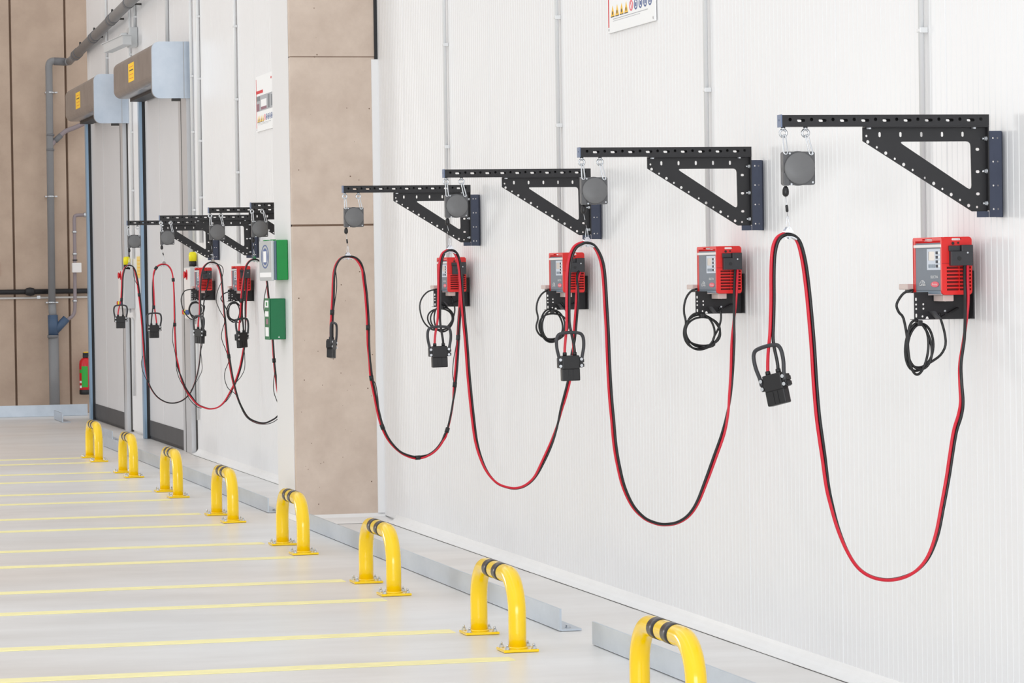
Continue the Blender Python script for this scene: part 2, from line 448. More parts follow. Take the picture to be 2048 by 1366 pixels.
# ================================================================== STEEL KERBS
def kerb(y0, y1, label):
    t = thing('steel_kerb', label, 'kerb', (-.64 if y0 < 31.5 else -.45, y0, 0), group='steel angle kerbs along the wall')
    MB().box(0, .009, 0, y1-y0, .004, .1).build('upright_leg', 'galvanised', t)
    MB().box(.009, .1, 0, y1-y0, .002, .0105).build('floor_leg', 'galvanised', t)
    n = max(2, int((y1-y0)/1.2))
    for k in range(n+1):
        yy = .07+(y1-y0-.14)*k/n
        MB().lathe([(.014, .0105), (.014, .013)], (.055, yy, 0), 'z', 12).lathe([(.0095, .013), (.0095, .021)], (.055, yy, 0), 'z', 6, False).build('bolt', 'zinc', t)
kerb(9.4, 13.245, 'galvanised steel angle kerb running out of the bottom of the frame')
kerb(13.79, 20.3, 'long galvanised steel angle kerb behind the second and third bollards')
kerb(21.535, 31.0, 'galvanised steel angle kerb beyond the concrete pillar')
kerb(31.9, 33.3, 'galvanised steel angle kerb in front of the farther door')
t = thing('steel_kerb', 'galvanised steel angle kerb along the foot of the far concrete wall', 'kerb', (0, 38.25, 0), group='steel angle kerbs along the wall')
MB().box(-8, .02, 0, .01, .002, .135).build('upright_leg', 'galvanised', t)
MB().box(-8, .02, .01, .1, .002, .01).build('floor_leg', 'galvanised', t)
t = thing('steel_kerb', 'short upstanding steel kerb end in front of the far wall corner', 'kerb', (-.46, 36.45, 0), group='steel angle kerbs along the wall')
MB().box(-.005, .005, 0, .9, .004, .105).build('upright_leg', 'galvanised', t)
MB().box(.005, .09, 0, .9, .002, .01).build('floor_leg', 'galvanised', t)

# ================================================================== CABLE STATIONS
YS = [10.2, 12.766, 15.291, 17.878, 21.62, 22.959, 25.578, 27.651]
ZA = 2.083                 # top of the arms
ORD = ['nearest the camera', 'second from the camera', 'third from the camera', 'in front of the concrete pillar',
       'half hidden behind the concrete pillar', 'second one beyond the pillar',
       'second farthest from the camera', 'farthest from the camera']

# ---- wall bracket
def gx(c): return -.79+(c-95)*.4655e-3
def gz(c): return -(c-110)*.4406e-3
def make_bracket():
    t = thing('wall_bracket', '', 'bracket')
    hz = -.0165; hh = .0385
    fr = [circ(gx(155+160.3*k), hz+.001, .0058) for k in range(10)]+[slot(gx(238+160.3*k), hz-.002, .028, .0096) for k in range(9)]
    bk = [slot(gx(238+160.3*k), hz-.002, .028, .0096) for k in range(9)]
    arm = MB().plate(rect(-.789, -.061, -hh, 0), fr, .002, lambda a, b, c: Vector((a, c, b)))
    arm.plate(rect(-.789, -.061, -hh, 0), bk, .002, lambda a, b, c: Vector((a, .038+c, b)))
    arm.box(-.789, -.061, .002, .038, -.002, 0).box(-.789, -.061, .002, .038, -hh, -hh+.002)
    a = arm.build('arm', 'black_steel', t)
    MB().plate(rect(.0, .041, -hh-.0015, .0015), [circ(.022, hz, .004)], .004, lambda p, q, c: Vector((-.7935+c, p-.0005, q))).build('end_cap', 'cap_blue', a)
    # gusset
    out = [(gx(700), gz(203)), (gx(700), gz(306)), (gx(1528), gz(845)), (gx(1660), gz(845)), (gx(1660), gz(203))]
    inner = roundpoly([(gx(972), gz(312)), (gx(1522), gz(312)), (gx(1527), gz(690))], [.018, .016, .02])
    holes = [inner]
    for q, (cx, cy) in enumerate(((730, 268), (740, 312), (808, 354), (875, 398), (943, 441), (1010, 485), (1078, 527), (1170, 587), (1237, 630), (1303, 672), (1370, 715), (1437, 757), (1503, 800), (1567, 812))):
        holes.append(circ(gx(cx), gz(cy), .006 if q in (1, 3, 5, 8, 10, 12) else .0042, 10))
    for cx in (830, 988, 1147, 1305, 1462): holes.append(slot(gx(cx), gz(258), .009, .0175))
    for cy in (373, 543, 712): holes.append(slot(gx(1575), gz(cy), .0145, .0095))
    g = MB().plate(out, holes, .004, lambda p, q, c: Vector((min(p+.0065, -.0612), .022+c, q)))
    g.box(gx(700)+.0065, -.061, .0, .022, -.0425, -.0388)            # top flange
    g.box(-.066, -.0615, .0, .022, -.322, -.0425)              # wall flange
    g.build('gusset_plate', 'black_steel', t)
    # upright wall rail with paired holes
    rh = [circ(x, z, .0034, 8) for x in (-.046, -.030) for z in (-.079, -.158, -.238, -.317)]
    rl = MB().plate(rect(-.0612, -.016, -.344, -.055), rh, .003, lambda p, q, c: Vector((p, .004+c, q)))
    rl.box(-.104, -.0612, .01, .013, -.344, -.324).box(-.019, -.016, .007, .045, -.344, -.055).box(-.016, -.0005, .035, .06, -.344, -.055)
    rl.build('wall_rail', 'rail_steel', t)
    for cy in (293, 540, 785):
        MB().lathe([(.0085, 0), (.0085, -.002)], (-.066, .011, gz(cy)), 'x', 12).lathe([(.0068, -.002), (.0068, -.009)], (-.066, .011, gz(cy)), 'x', 6, False).lathe([(.004, -.009), (.004, -.016)], (-.066, .011, gz(cy)), 'x', 8).build('bolt', 'zinc', t)
    for cx in (757, 1555):
        MB().lathe([(.0085, -.0425), (.0085, -.0475)], (gx(cx), .014, 0), 'z', 6, False).build('bolt', 'zinc', t)
    for x in (-.780, -.7025):
        e = MB().tube([(x+.0118*math.cos(q), .02, -.0594+.0118*math.sin(q)) for q in [2*math.pi*k/20 for k in range(20)]], .0042, 8, True)
        e.lathe([(.0075, -.0388), (.0075, -.046), (.004, -.049)], (x, .02, 0), 'z', 12)
        e.build('eye_bolt', 'zinc', t)
    return t
br = make_bracket()
for i, ys in enumerate(YS):
    o = br if i == 0 else copy_tree(br)
    o.location = (0, ys, ZA); o.scale.x = .892 if i == 4 else 1.0; tag(o, 'black perforated bracket with triangular gusset, '+ORD[i], 'bracket', 'black wall brackets')

# ---- charging cables (pixel traces are read onto the vertical plane of each bracket arm)
def crop(ox, oy, s, pts): return [(ox+x*s, oy+y*s) for x, y in pts]
TR = []
TR.append((crop(1500, 440, .5417, [(72, 560), (75, 500), (80, 400), (83, 300), (83, 200), (86, 130), (95, 85), (112, 60), (140, 52), (168, 65), (185, 95), (200, 160), (212, 250), (222, 350), (232, 470), (240, 600), (250, 720), (262, 810), (272, 880), (285, 980), (300, 1050), (325, 1140), (360, 1225), (400, 1285), (450, 1318), (510, 1329), (570, 1318), (620, 1290), (660, 1240), (690, 1160), (710, 1060), (730, 950), (742, 870), (757, 780), (775, 720), (782, 670), (778, 600), (777, 530), (790, 440), (797, 360), (800, 290), (798, 220), (792, 175)]), 8,
           [(0, 180), (5, 180), (8, 265), (12, 350), (17, 350), (22, 430), (26, 450), (29, 520), (33, 540), (35, 600), (38, 640), (40, 720), (42, 720)]))
TR.append((crop(1060, 460, .4467, [(172, 545), (172, 470), (170, 400), (170, 300), (172, 200), (180, 130), (200, 80), (230, 60), (255, 57), (285, 70), (310, 110), (325, 160), (333, 230), (340, 350), (346, 450), (352, 600), (360, 740), (370, 850), (380, 960), (395, 1050), (420, 1150), (460, 1235), (510, 1288), (560, 1312), (605, 1319), (660, 1310), (710, 1278), (750, 1220), (790, 1120), (830, 1010), (865, 910), (885, 820), (895, 740), (903, 640), (907, 540), (912, 430), (917, 340), (920, 260), (918, 200)]), 8,
           [(0, 180), (5, 180), (8, 270), (11, 320), (18, 320), (22, 285), (25, 300), (28, 350), (30, 400), (31, 450), (32, 500), (34, 540), (35, 630), (37, 720), (38, 720)]))
TR.append((crop(820, 470, .3879, [(142, 560), (147, 480), (150, 380), (152, 250), (155, 160), (165, 110), (180, 88), (205, 78), (230, 88), (247, 120), (258, 180), (266, 280), (275, 400), (290, 560), (300, 700), (312, 830), (325, 950), (340, 1060), (365, 1150), (400, 1225), (450, 1280), (510, 1303), (555, 1305), (600, 1288), (645, 1245), (690, 1160), (730, 1070), (760, 980), (780, 900), (800, 830), (822, 740), (835, 640), (845, 540), (855, 430), (862, 330), (865, 220), (868, 190)]), 7,
           [(0, 180), (4, 180), (7, 265), (9, 360), (16, 360), (20, 450), (24, 490), (25, 540), (27, 640), (29, 720), (31, 720), (32, 890), (34, 900), (35, 1060), (36, 1080)]))
TR.append((crop(620, 480, .3366, [(128, 560), (132, 430), (137, 330), (140, 230), (148, 170), (165, 130), (190, 105), (225, 98), (265, 105), (295, 135), (313, 180), (322, 240), (332, 320), (340, 420), (345, 520), (347, 620), (355, 720), (365, 820), (385, 920), (405, 1020), (430, 1110), (470, 1190), (530, 1255), (590, 1285), (640, 1293), (700, 1280), (750, 1245), (790, 1190), (815, 1130), (835, 1050), (850, 960), (860, 860), (872, 720), (880, 580), (888, 450), (893, 380), (895, 300), (886, 225)]), 7,
           [(0, 200), (2, 225), (5, 255), (8, 290), (10, 400), (11, 330), (12, 345), (14, 345), (16, 290), (17, 345), (19, 350), (22, 285), (24, 350), (25, 430), (27, 430), (28, 300), (30, 290), (31, 200), (33, 180), (37, 180)]))
TR.append((crop(370, 490, .2782, [(405, 610), (404, 500), (408, 400), (415, 300), (425, 220), (437, 160), (460, 120), (495, 103), (530, 112), (560, 150), (578, 210), (590, 270), (598, 350), (605, 420), (614, 560), (630, 680), (640, 830), (650, 930), (668, 1050), (700, 1180), (760, 1300), (840, 1370), (920, 1340), (980, 1220), (1020, 1000), (1040, 700), (1045, 420)]), 6,
           [(0, 180), (2, 200), (4, 255), (10, 275), (17, 290), (18, 300), (26, 300)]))
TR.append((crop(370, 490, .2782, [(106, 600), (108, 480), (108, 380), (110, 280), (118, 210), (135, 160), (165, 130), (200, 125), (235, 145), (255, 195), (265, 260), (272, 350), (280, 450), (290, 560), (300, 680), (315, 800), (340, 950), (370, 1070), (400, 1150), (450, 1235), (510, 1270), (570, 1280), (620, 1262), (665, 1230), (720, 1150), (760, 1000), (785, 700), (790, 420)]), 6,
           [(0, 240), (5, 255), (8, 300), (12, 275), (15, 320), (18, 275), (27, 280)]))
TR.append((crop(210, 490, .249, [(390, 610), (391, 500), (388, 400), (386, 300), (392, 230), (410, 185), (440, 160), (475, 155), (510, 170), (535, 210), (548, 280), (555, 400), (558, 520), (560, 640), (565, 760), (572, 880), (585, 970), (610, 1060), (645, 1150)]) +
          crop(370, 490, .2782, [(40, 1085), (90, 1145), (150, 1172), (190, 1178), (240, 1165), (285, 1125), (330, 1050), (365, 980), (395, 890), (410, 820), (425, 730), (433, 640), (435, 540), (437, 400), (432, 300)]), 6,
           [(0, 0), (2, 20), (4, 120), (8, 100), (12, 60), (15, 60), (17, 300), (20, 420), (23, 460), (25, 500), (28, 560), (33, 720)]))
TR.append((crop(210, 490, .249, [(127, 560), (133, 440), (138, 340), (140, 270), (150, 210), (165, 180), (195, 163), (225, 178), (245, 220), (262, 300), (275, 400), (290, 530), (300, 640), (310, 780), (318, 900), (330, 1010), (345, 1090), (375, 1160), (420, 1220), (480, 1258), (535, 1270), (590, 1262), (640, 1235), (690, 1180), (730, 1080), (755, 970)]) +
          crop(370, 490, .2782, [(108, 805), (115, 720), (120, 640), (130, 500), (138, 400), (145, 320)]), 6,
           [(0, 190), (3, 215), (6, 268), (8, 310), (10, 350), (12, 335), (14, 320), (16, 275), (22, 270), (26, 275), (31, 280)]))

# extra thin sense wires tied along some cables: (station, trace)
THIN = {3: [crop(620, 480, .3366, [(150, 175), (158, 230), (158, 290), (150, 350), (143, 400), (138, 440)]),
            crop(620, 480, .3366, [(372, 830), (390, 860), (402, 930), (408, 990), (420, 1070), (432, 1112)]),
            crop(620, 480, .3366, [(858, 862), (848, 800), (852, 720), (866, 640), (876, 578), (878, 480), (888, 400)])],
        5: [crop(370, 490, .2782, [(225, 135), (262, 150), (275, 185), (266, 235), (262, 265), (235, 330), (225, 400), (250, 470), (285, 540), (266, 620), (265, 680), (295, 760), (315, 830), (290, 900), (285, 960), (310, 1030), (365, 1075), (390, 1140), (440, 1235), (510, 1280), (580, 1288), (630, 1275), (668, 1250)])],
        6: [crop(210, 490, .249, [(556, 600), (545, 680), (543, 770), (560, 850), (570, 920), (575, 1000), (600, 1080), (640, 1150), (680, 1240), (740, 1300), (775, 1310)]),
            crop(370, 490, .2782, [(290, 1130), (325, 1085), (360, 1000), (400, 950), (428, 890), (430, 810), (425, 740)])],
        7: [crop(210, 490, .249, [(305, 890), (292, 950), (305, 1020), (330, 1075), (345, 1090)]), crop(210, 490, .249, [(228, 180), (230, 240), (243, 290), (262, 320)]),
            crop(370, 490, .2782, [(40, 1050), (95, 960), (122, 900), (120, 830), (115, 760), (135, 680), (135, 620)])],
        4: [crop(370, 490, .2782, [(588, 290), (570, 380), (567, 460), (585, 530), (600, 560)]), crop(370, 490, .2782, [(648, 900), (636, 990), (640, 1060), (668, 1138), (700, 1200)])]}
TIES = {3: [1, 14, 17, 20, 24, 28, 31, 33], 7: [1, 10, 16], 6: [5, 10, 13, 1], 5: [15], 4: [2, 16]}

CABLE_R = .0056
SADDLE = []
CON = [((1547, 748), -52, -13), ((1139.5, 711), 0, -1), ((878, 692), 0, -1), ((663, 679), 62, 6), ((482.7, 665), 35, -4), ((400, 658), -58, 3), ((307.9, 650), 4, 0), ((241, 632.4), 0, 0)]
def make_connector():
    p = MB().box(-.037, .037, -.018, .018, -.056, .0, .004)
    p.box(-.052, .052, -.014, .016, -.05, -.008, .003)
    body = p
    plug = MB().box(-.038, .038, -.016, .016, -.103, -.053, .004).box(-.010, -.006, -.0175, -.015, -.1, -.058).box(.008, .012, -.0175, -.015, -.1, -.058)
    path = [(-.047, 0, -.03), (-.049, 0, -.005), (-.056, 0, .03), (-.057, 0, .06), (-.052, 0, .08), (-.038, 0, .0905), (0, 0, .094), (.038, 0, .0905), (.052, 0, .08), (.057, 0, .06), (.056, 0, .03), (.049, 0, -.005), (.047, 0, -.03)]
    hd = MB().tube(spline([(x, y-.012, z) for x, y, z in path], 4), .0068, 10)
    gl = [MB().lathe([(.009, -.002), (.0085, .012), (.0068, .014)], (x, 0, 0), 'z', 12) for x in (-.021, .021)]
    sc = [MB().lathe([(.0062, -.0), (.0062, -.0025)], (x, -.0175, z), 'y', 12) for x in (-.044, .044) for z in (-.016, -.042)]
    grip = MB().box(.05, .0575, -.012, .012, -.048, -.034, .002).box(.05, .0575, -.012, .012, -.03, -.016, .002)
    return body.mesh('connector', 'black_plastic'), plug.mesh('plug_socket', 'black_plastic'), hd.mesh('handle', 'dark_grey'), [g.mesh('cable_gland', 'black_plastic') for g in gl], [s_.mesh('screw', 'zinc') for s_ in sc], grip.mesh('grip_rib', 'black_plastic')
CM = make_connector()
def link_mesh(name, me, parent, loc=None):
    o = bpy.data.objects.new(name, me); COL.objects.link(o); o.parent = parent
    if loc is not None: o.location = loc
    return o
def interp(keys, x):
    for (a, va), (b, vb) in zip(keys[:-1], keys[1:]):
        if x <= b: return va+(vb-va)*max(0, min(1, (x-a)/(b-a)))
    return keys[-1][1]
CLAB = ['red and black charging cable with connector, nearest the camera', 'red and black charging cable hanging from the second bracket from the camera',
        'red and black charging cable hanging from the third bracket from the camera', 'red and black charging cable with cable ties hanging in front of the concrete pillar',
        'dark charging cable hanging behind the green wall boxes', 'mostly black charging cable with a wavy thin wire beside it beyond the pillar',
        'red charging cable hanging in front of the nearer grey door', 'charging cable farthest from the camera, beside the control box between the doors']
for i, ys in enumerate(YS):
    trace, sub, keys = TR[i]
    yc = ys+.02; n = len(trace)
    t = thing('charging_cable', CLAB[i], 'cable', (0, 0, 0), 0, 'hanging charging cables')
    # plane drifts a little towards the charger's socket, which sits further along the wall
    P = []
    top = min(range(n), key=lambda q: trace[q][1])
    for q, (x, y) in enumerate(trace):
        f = max(0, (q-top)/(n-1-top))
        P.append(on_y(x, y, yc+.178*f**2))
    if i in (0, 1, 2, 3, 6, 7):                            # up into the charger's terminal cover
        P[-1] = Vector((-.15+.083, ys+.22-.014+(.015 if i == 3 else 0), 1.479+.106))
    C = spline(P, sub)
    SADDLE.append(P[top].copy())
    (px, py), yaw, tilt = CON[i]
    CMX = Matrix.Translation(on_y(px, py, ys+.02)) @ Matrix.Rotation(math.radians(yaw), 4, 'Z') @ Matrix.Rotation(math.radians(tilt), 4, 'Y')
    sgn = -1 if math.cos(math.radians(keys[0][1])) < 0 else 1
    GR, GB = CMX @ Vector((sgn*.021, 0, .010)), CMX @ Vector((-sgn*.021, 0, .010))
    red, blk = [], []
    for q, c in enumerate(C):
        tg = (C[min(q+1, len(C)-1)]-C[max(q-1, 0)]).normalized()
        nr = tg.cross(Vector((0, 1, 0))).normalized()      # right-hand side of travel as seen by the camera
        if nr.dot(Vector((tg.z, 0, -tg.x))) < 0: nr = -nr
        ph = math.radians(interp(keys, q/sub))
        off = nr*math.cos(ph)+Vector((0, -1, 0))*math.sin(ph)
        sp = CABLE_R*.98
        lead = .13; dist = (c-C[0]).length
        pr_, pb_ = c+off*sp, c-off*sp
        if dist < lead and q < len(C)//3:
            wgt = 1-dist/lead; wgt = wgt*wgt*(3-2*wgt)
            up = Vector((0, 0, dist))
            pr_ = pr_.lerp(GR+up, wgt); pb_ = pb_.lerp(GB+up, wgt)
        red.append(pr_); blk.append(pb_)
    MB().tube(red, CABLE_R, 10).build('red_cable', 'cable_red', t)
    MB().tube(blk, CABLE_R, 10).build('black_cable', 'cable_black', t)
    for tr in THIN.get(i, []):
        MB().tube(spline([on_y(x, y, yc-.004) for x, y in tr], 6), .0027, 8).build('sense_wire', 'cable_black', t)
    for k in TIES.get(i, []):
        c = C[min(k*sub, len(C)-2)]; tg = (C[min(k*sub+1, len(C)-1)]-c).normalized()
        MB().tube([c-tg*.014, c+tg*.014], .0125, 12).build('cable_tie', 'black_plastic', t)
    cn = link_mesh('connector', CM[0], t); cn.location = on_y(px, py, ys+.02)
    cn.rotation_euler = (0, math.radians(tilt), math.radians(yaw))
    link_mesh('plug_socket', CM[1], cn); link_mesh('handle', CM[2], cn); link_mesh('grip_rib', CM[5], cn)
    for g in CM[3]: link_mesh('cable_gland', g, cn)
    for s_ in CM[4]: link_mesh('screw', s_, cn)

# ---- spring cable reels hanging under the arms
def make_reel():
    t = thing('cable_reel', '', 'cable reel')
    x0, x1, z0, z1 = -.788, -.678, -.231, -.121
    MB().plate(rrect(x0, x1, z0, z1, .007), [circ(-.6865, -.2225, .0036, 8)], .028, lambda a, b, c: Vector((a, -.005+c, b))).build('housing', 'reel_edge', t)
    MB().lathe([(.053, -.005), (.0525, -.012), (.050, -.0145), (.0, -.0145)], (-.7325, 0, -.176), 'y', 40).build('disc_cover', 'reel_grey', t)
    MB().lathe([(.0555, .004), (.0575, .01), (.0555, .016)], (-.7325, 0, -.176), 'y', 40).build('drum_rim', 'reel_edge', t)
    MB().box(-.787, -.768, -.0085, .012, -.233, -.19, .002).build('cable_outlet', 'reel_edge', t)
    for x, z in ((-.766, -.127), (-.687, -.128), (-.7615, -.2285), (-.687, -.2225)):
        MB().lathe([(.0036, -.005), (.0036, -.0085)], (x, 0, z), 'y', 8).build('screw', 'zinc', t)
    for (xa, za), (xb, zb) in (((-.780, -.066), (-.779, -.130)), ((-.7025, -.066), (-.690, -.132))):
        a, b = Vector((xa, .006, za)), Vector((xb, -.006, zb)); d = (b-a).normalized(); s_ = d.cross(Vector((0, 1, 0))).normalized()
        L = (b-a).length; wd = .0062
        pts = []
        for k in range(8): q = math.pi*k/7; pts.append(a+d*(wd*.7)-d*math.sin(q)*wd*.7+s_*math.cos(q)*wd*.75)
        for k in range(8): q = math.pi*k/7; pts.append(b-d*wd+d*math.sin(q)*wd-s_*math.cos(q)*wd)
        MB().tube(pts, .0026, 8, True).build('carabiner', 'zinc', t)
    MB().lathe([(.004, -.234), (.0075, -.238), (.0105, -.246), (.0112, -.254), (.0105, -.262), (.006, -.268), (.002, -.269)], (-.7775, .006, 0), 'z', 18).build('stop_ball', 'black_plastic', t)
    return t
reel = make_reel()
rig = []
for i, ys in enumerate(YS):
    o = reel if i == 0 else copy_tree(reel)
    rig.append(o)
for i, ys in enumerate(YS):
    o = rig[i]
    DX = .085 if i == 4 else 0.0
    o.location = (DX, ys+.004, ZA); tag(o, 'grey spring cable reel under a bracket arm, '+ORD[i], 'cable reel', 'grey cable reels')
    S = SADDLE[i]-Vector((DX, ys+.004, ZA)); y = .016
    B = Vector((-.7775, .006, -.268)); top = Vector((S.x, y, S.z+.022)); hook = top+Vector((0, 0, .036))
    d = (hook-B).normalized(); L = (hook-B).length
    f0 = B+d*L*.42; f1 = B+d*min(L*.78, L*.42+.026)
    MB().tube([B, hook], .0011, 6).build('steel_wire', 'zinc', o)
    MB().tube([f0, f0+d*.004, f1-d*.004, f1], .0045, 10, rs=[.003, .0047, .0047, .003]).build('wire_ferrule', 'black_plastic', o)
    pts = [hook+Vector((math.sin(q)*.0025-.0, 0, math.cos(q)*.003-.002)) for q in [-1.2+2.4*k/6 for k in range(7)]]
    pts += [top+Vector((math.sin(q)*.0058, 0, math.cos(q)*.006+.004)) for q in [1.7+2.9*k/8 for k in range(9)]]
    MB().tube(pts, .0013, 6, True).build('snap_hook', 'zinc', o)
    # saddle that carries the two cables
    s_ = thing('cable_saddle', 'small chrome saddle holding a cable bend, '+ORD[i], 'clamp', tuple(SADDLE[i]), 0, 'chrome cable saddles')
    tri = roundpoly([(-.017, .005), (.017, .005), (.004, .024), (-.004, .024)], [.003, .003, .003, .003])
    MB().plate(tri, [circ(0, .019, .002, 8)], .003, lambda a, b, c: Vector((a, -.014+c, b))).plate(tri, [], .003, lambda a, b, c: Vector((a, .012+c, b))).box(-.010, .010, -.012, .013, .0072, .0105).build('yoke', 'chrome', s_)
    R_ = .042; pts_o = [(R_*math.sin(a), R_*math.cos(a)-R_-.0065) for a in [-.72+1.44*k/10 for k in range(11)]]
    pts_i = [((R_-.004)*math.sin(a), (R_-.004)*math.cos(a)-R_-.0065) for a in [.72-1.44*k/10 for k in range(11)]]
    MB().plate(pts_o+pts_i, [], .03, lambda a, b, c: Vector((a, -.015+c, b))).build('cradle', 'zinc', s_)
    MB().lathe([(.004, -.016), (.004, -.02)], (0, 0, -.013), 'y', 6, False).box(-.005, .005, -.012, .012, -.018, -.009).build('clamp_bolt', 'zinc', s_)

# ---- chargers
def make_charger():
    W, D, H = .11, .275, .198
    t = thing('battery_charger', '', 'charger')
    sx = lambda c: (c-565)*.2529e-3
    sz = lambda c: (895-c)*.25e-3
    fu = lambda c: (565-c)/395*.275
    # casing: red shell with two carry-handle arches and a dark core
    MB().box(.012, W-.006, .012, D-.012, .006, .168).build('core', 'charger_dark_red', t)
    side = rrect(0, W, 0, H, .012)
    vents = []
    zr = [sz(525+49.5*k) for k in range(7)]
    for z in zr:
        vents.append(rect(sx(636), sx(812), z-.0035, z+.0035)); vents.append(rect(sx(820), sx(985), z-.0035, z+.0035))
    hs = slot((.037+.072)/2, .1895, .036, .0075)
    sh = MB().plate(side, [hs]+vents, .012, lambda a, b, c: Vector((a, c, b))).build('side_shell', 'charger_red', t)
    for k in range(6):
        z = (zr[k]+zr[k+1])/2
        MB().box(sx(634), sx(987), -.0022, .001, z-.0028, z+.0026, .0008).build('vent_slat', 'charger_red', sh)
    MB().box(sx(566), sx(990), -.0006, .0, sz(467), sz(463)).build('shell_seam', 'charger_dark_red', sh)
    for cx, cy, r in ((728, 192, .0052), (803, 186, .0036)):
        MB().lathe([(r, 0), (r, -.002)], (sx(cx), 0, sz(cy)), 'y', 12).build('port_hole', 'black_plastic', sh)
    MB().plate(side, [hs], .012, lambda a, b, c: Vector((a, D-.012+c, b))).build('side_shell', 'charger_red', t)
    MB().box(.012, W, .012, D-.012, .166, .176, .002).build('top_shell', 'charger_red', t)
    MB().plate(roundpoly([(0, H-.012), (0, H), (D, H), (D, H-.012)], [.001, .01, .01, .001]), [slot(fu(372), H-.0075, .095, .0055)], .01, lambda a, b, c: Vector((c, a, b))).build('carry_handle', 'charger_red', t)
    MB().box(W-.008, W, .012, D-.012, .0, .168).build('back_shell', 'charger_dark_red', t)
    # grey control face, looking away from the wall
    fp = MB().box(.001, .013, .006, fu(205), sz(840), sz(180), .001).build('control_face', 'charger_grey', t)
    MB().box(-.003, .0012, .003, fu(190), sz(245), sz(203), .0015).build('light_bar', 'offwhite', t)
    MB().box(-.001, .012, .012, fu(215), sz(885), sz(842), .002).build('bottom_lip', 'charger_lip', t)
    MB().box(.0, .008, fu(205), D-.002, 0.004, H-.012).build('side_rail', 'charger_red', t)
    st = MB().box(.0, .0012, fu(552), fu(365), sz(552), sz(262)).build('display_sticker', 'sticker', fp)
    P = lambda n, m, a, b, c, d, par, dx=-.0008: MB().box(dx, .0005, fu(b), fu(a), sz(d), sz(c)).build(n, m, par)
    P('lcd_window', 'lcd', 392, 470, 300, 422, fp); P('lcd_edge', 'print_grey', 386, 395, 300, 422, fp)
    for k, cy in enumerate((318, 378, 440, 500)):
        P('button', 'print_dark', 490, 514, cy-19, cy+19, fp, -.002); P('button_mark', 'print_white', 518, 538, cy-15, cy+15, fp)
    for k in range(4): P('led_segment', 'charger_lip', 386+24*k, 404+24*k, 475, 522, fp)
    text_mb('SELECTIVA', 1, lambda a, b, c: Vector((-.0006, fu(464)-a*.0148, sz(650)+b*.0128))).build('lettering', 'print_white', fp)
    ov = [(fu(470)+.037*math.cos(q), sz(750)+.0098*math.sin(q)) for q in [2*math.pi*k/28 for k in range(28)]]
    MB().plate(ov, [], .001, lambda a, b, c: Vector((-.0006+c, a, b))).build('badge', 'print_pink', fp)
    text_mb('Fronius', 1, lambda a, b, c: Vector((-.0012, fu(470)-a*.0165, sz(750)+b*.0115))).build('lettering', 'print_white', fp)
    text_mb('Linde', 1, lambda a, b, c: Vector((-.0006, fu(303)-a*.026, sz(752)+b*.0155))).build('lettering', 'print_white', fp)
    arc = MB().tube([Vector((.0002, fu(300)+.020*math.cos(q), sz(738)+.0105*math.sin(q))) for q in [math.pi*k/14 for k in range(15)]], .0009, 6)
    arc.tube([Vector((.0002, fu(302)+.006*math.cos(q), sz(722)+.003*math.sin(q))) for q in [math.pi*2*k/10 for k in range(10)]], .0008, 6, True)
    arc.build('logo_mark', 'print_white', fp)
    # dark terminal cover on the near side
    tc = MB().box(sx(668), sx(985), -.022, -.0002, sz(498), sz(300), .002).box(sx(822), sx(985), -.022, -.0002, sz(310), sz(215), .002).box(sx(660), sx(820), -.010, -.0002, sz(300), sz(222), .002).build('terminal_cover', 'dark_grey', t)
    MB().lathe([(.0032, -.022), (.0032, -.0232)], (sx(905), 0, sz(323)), 'y', 10).build('cover_screw', 'zinc', tc)
    MB().lathe([(.0075, -.022), (.0075, -.0228)], (sx(785), 0, sz(400)), 'y', 16).build('embossed_ring', 'black_plastic', tc)
    # mains plug on the far lower corner, socket under the case
    MB().box(-.022, .012, D+.0, D+.085, .018, .038, .003).build('mains_plug', 'plug_beige', t)
    MB().box(-.012, .010, D-.002, D+.05, .006, .02, .002).build('plug_strain_relief', 'black_plastic', t)
    MB().box(.012, .05, .02, .112, -.022, .0, .002).build('socket_box', 'plug_beige', t)
    return t
CHY = {0: .22, 1: .22, 2: .22, 3: .235, 6: .22, 7: .22}
CHL = {0: 'red battery charger with grey control face, nearest the camera', 1: 'red battery charger with grey control face, second from the camera',
       2: 'red battery charger with grey control face, third from the camera', 3: 'red battery charger partly behind two cables, just in front of the concrete pillar',
       6: 'red battery charger beyond the pillar, nearer the green wall boxes', 7: 'red battery charger beyond the pillar beside the nearer grey door'}
ch = make_charger(); first = True
for i in CHY:
    o = ch if first else copy_tree(ch); first = False
    o.location = (-.15, YS[i]+CHY[i], 1.479); tag(o, CHL[i], 'charger', 'red battery chargers')

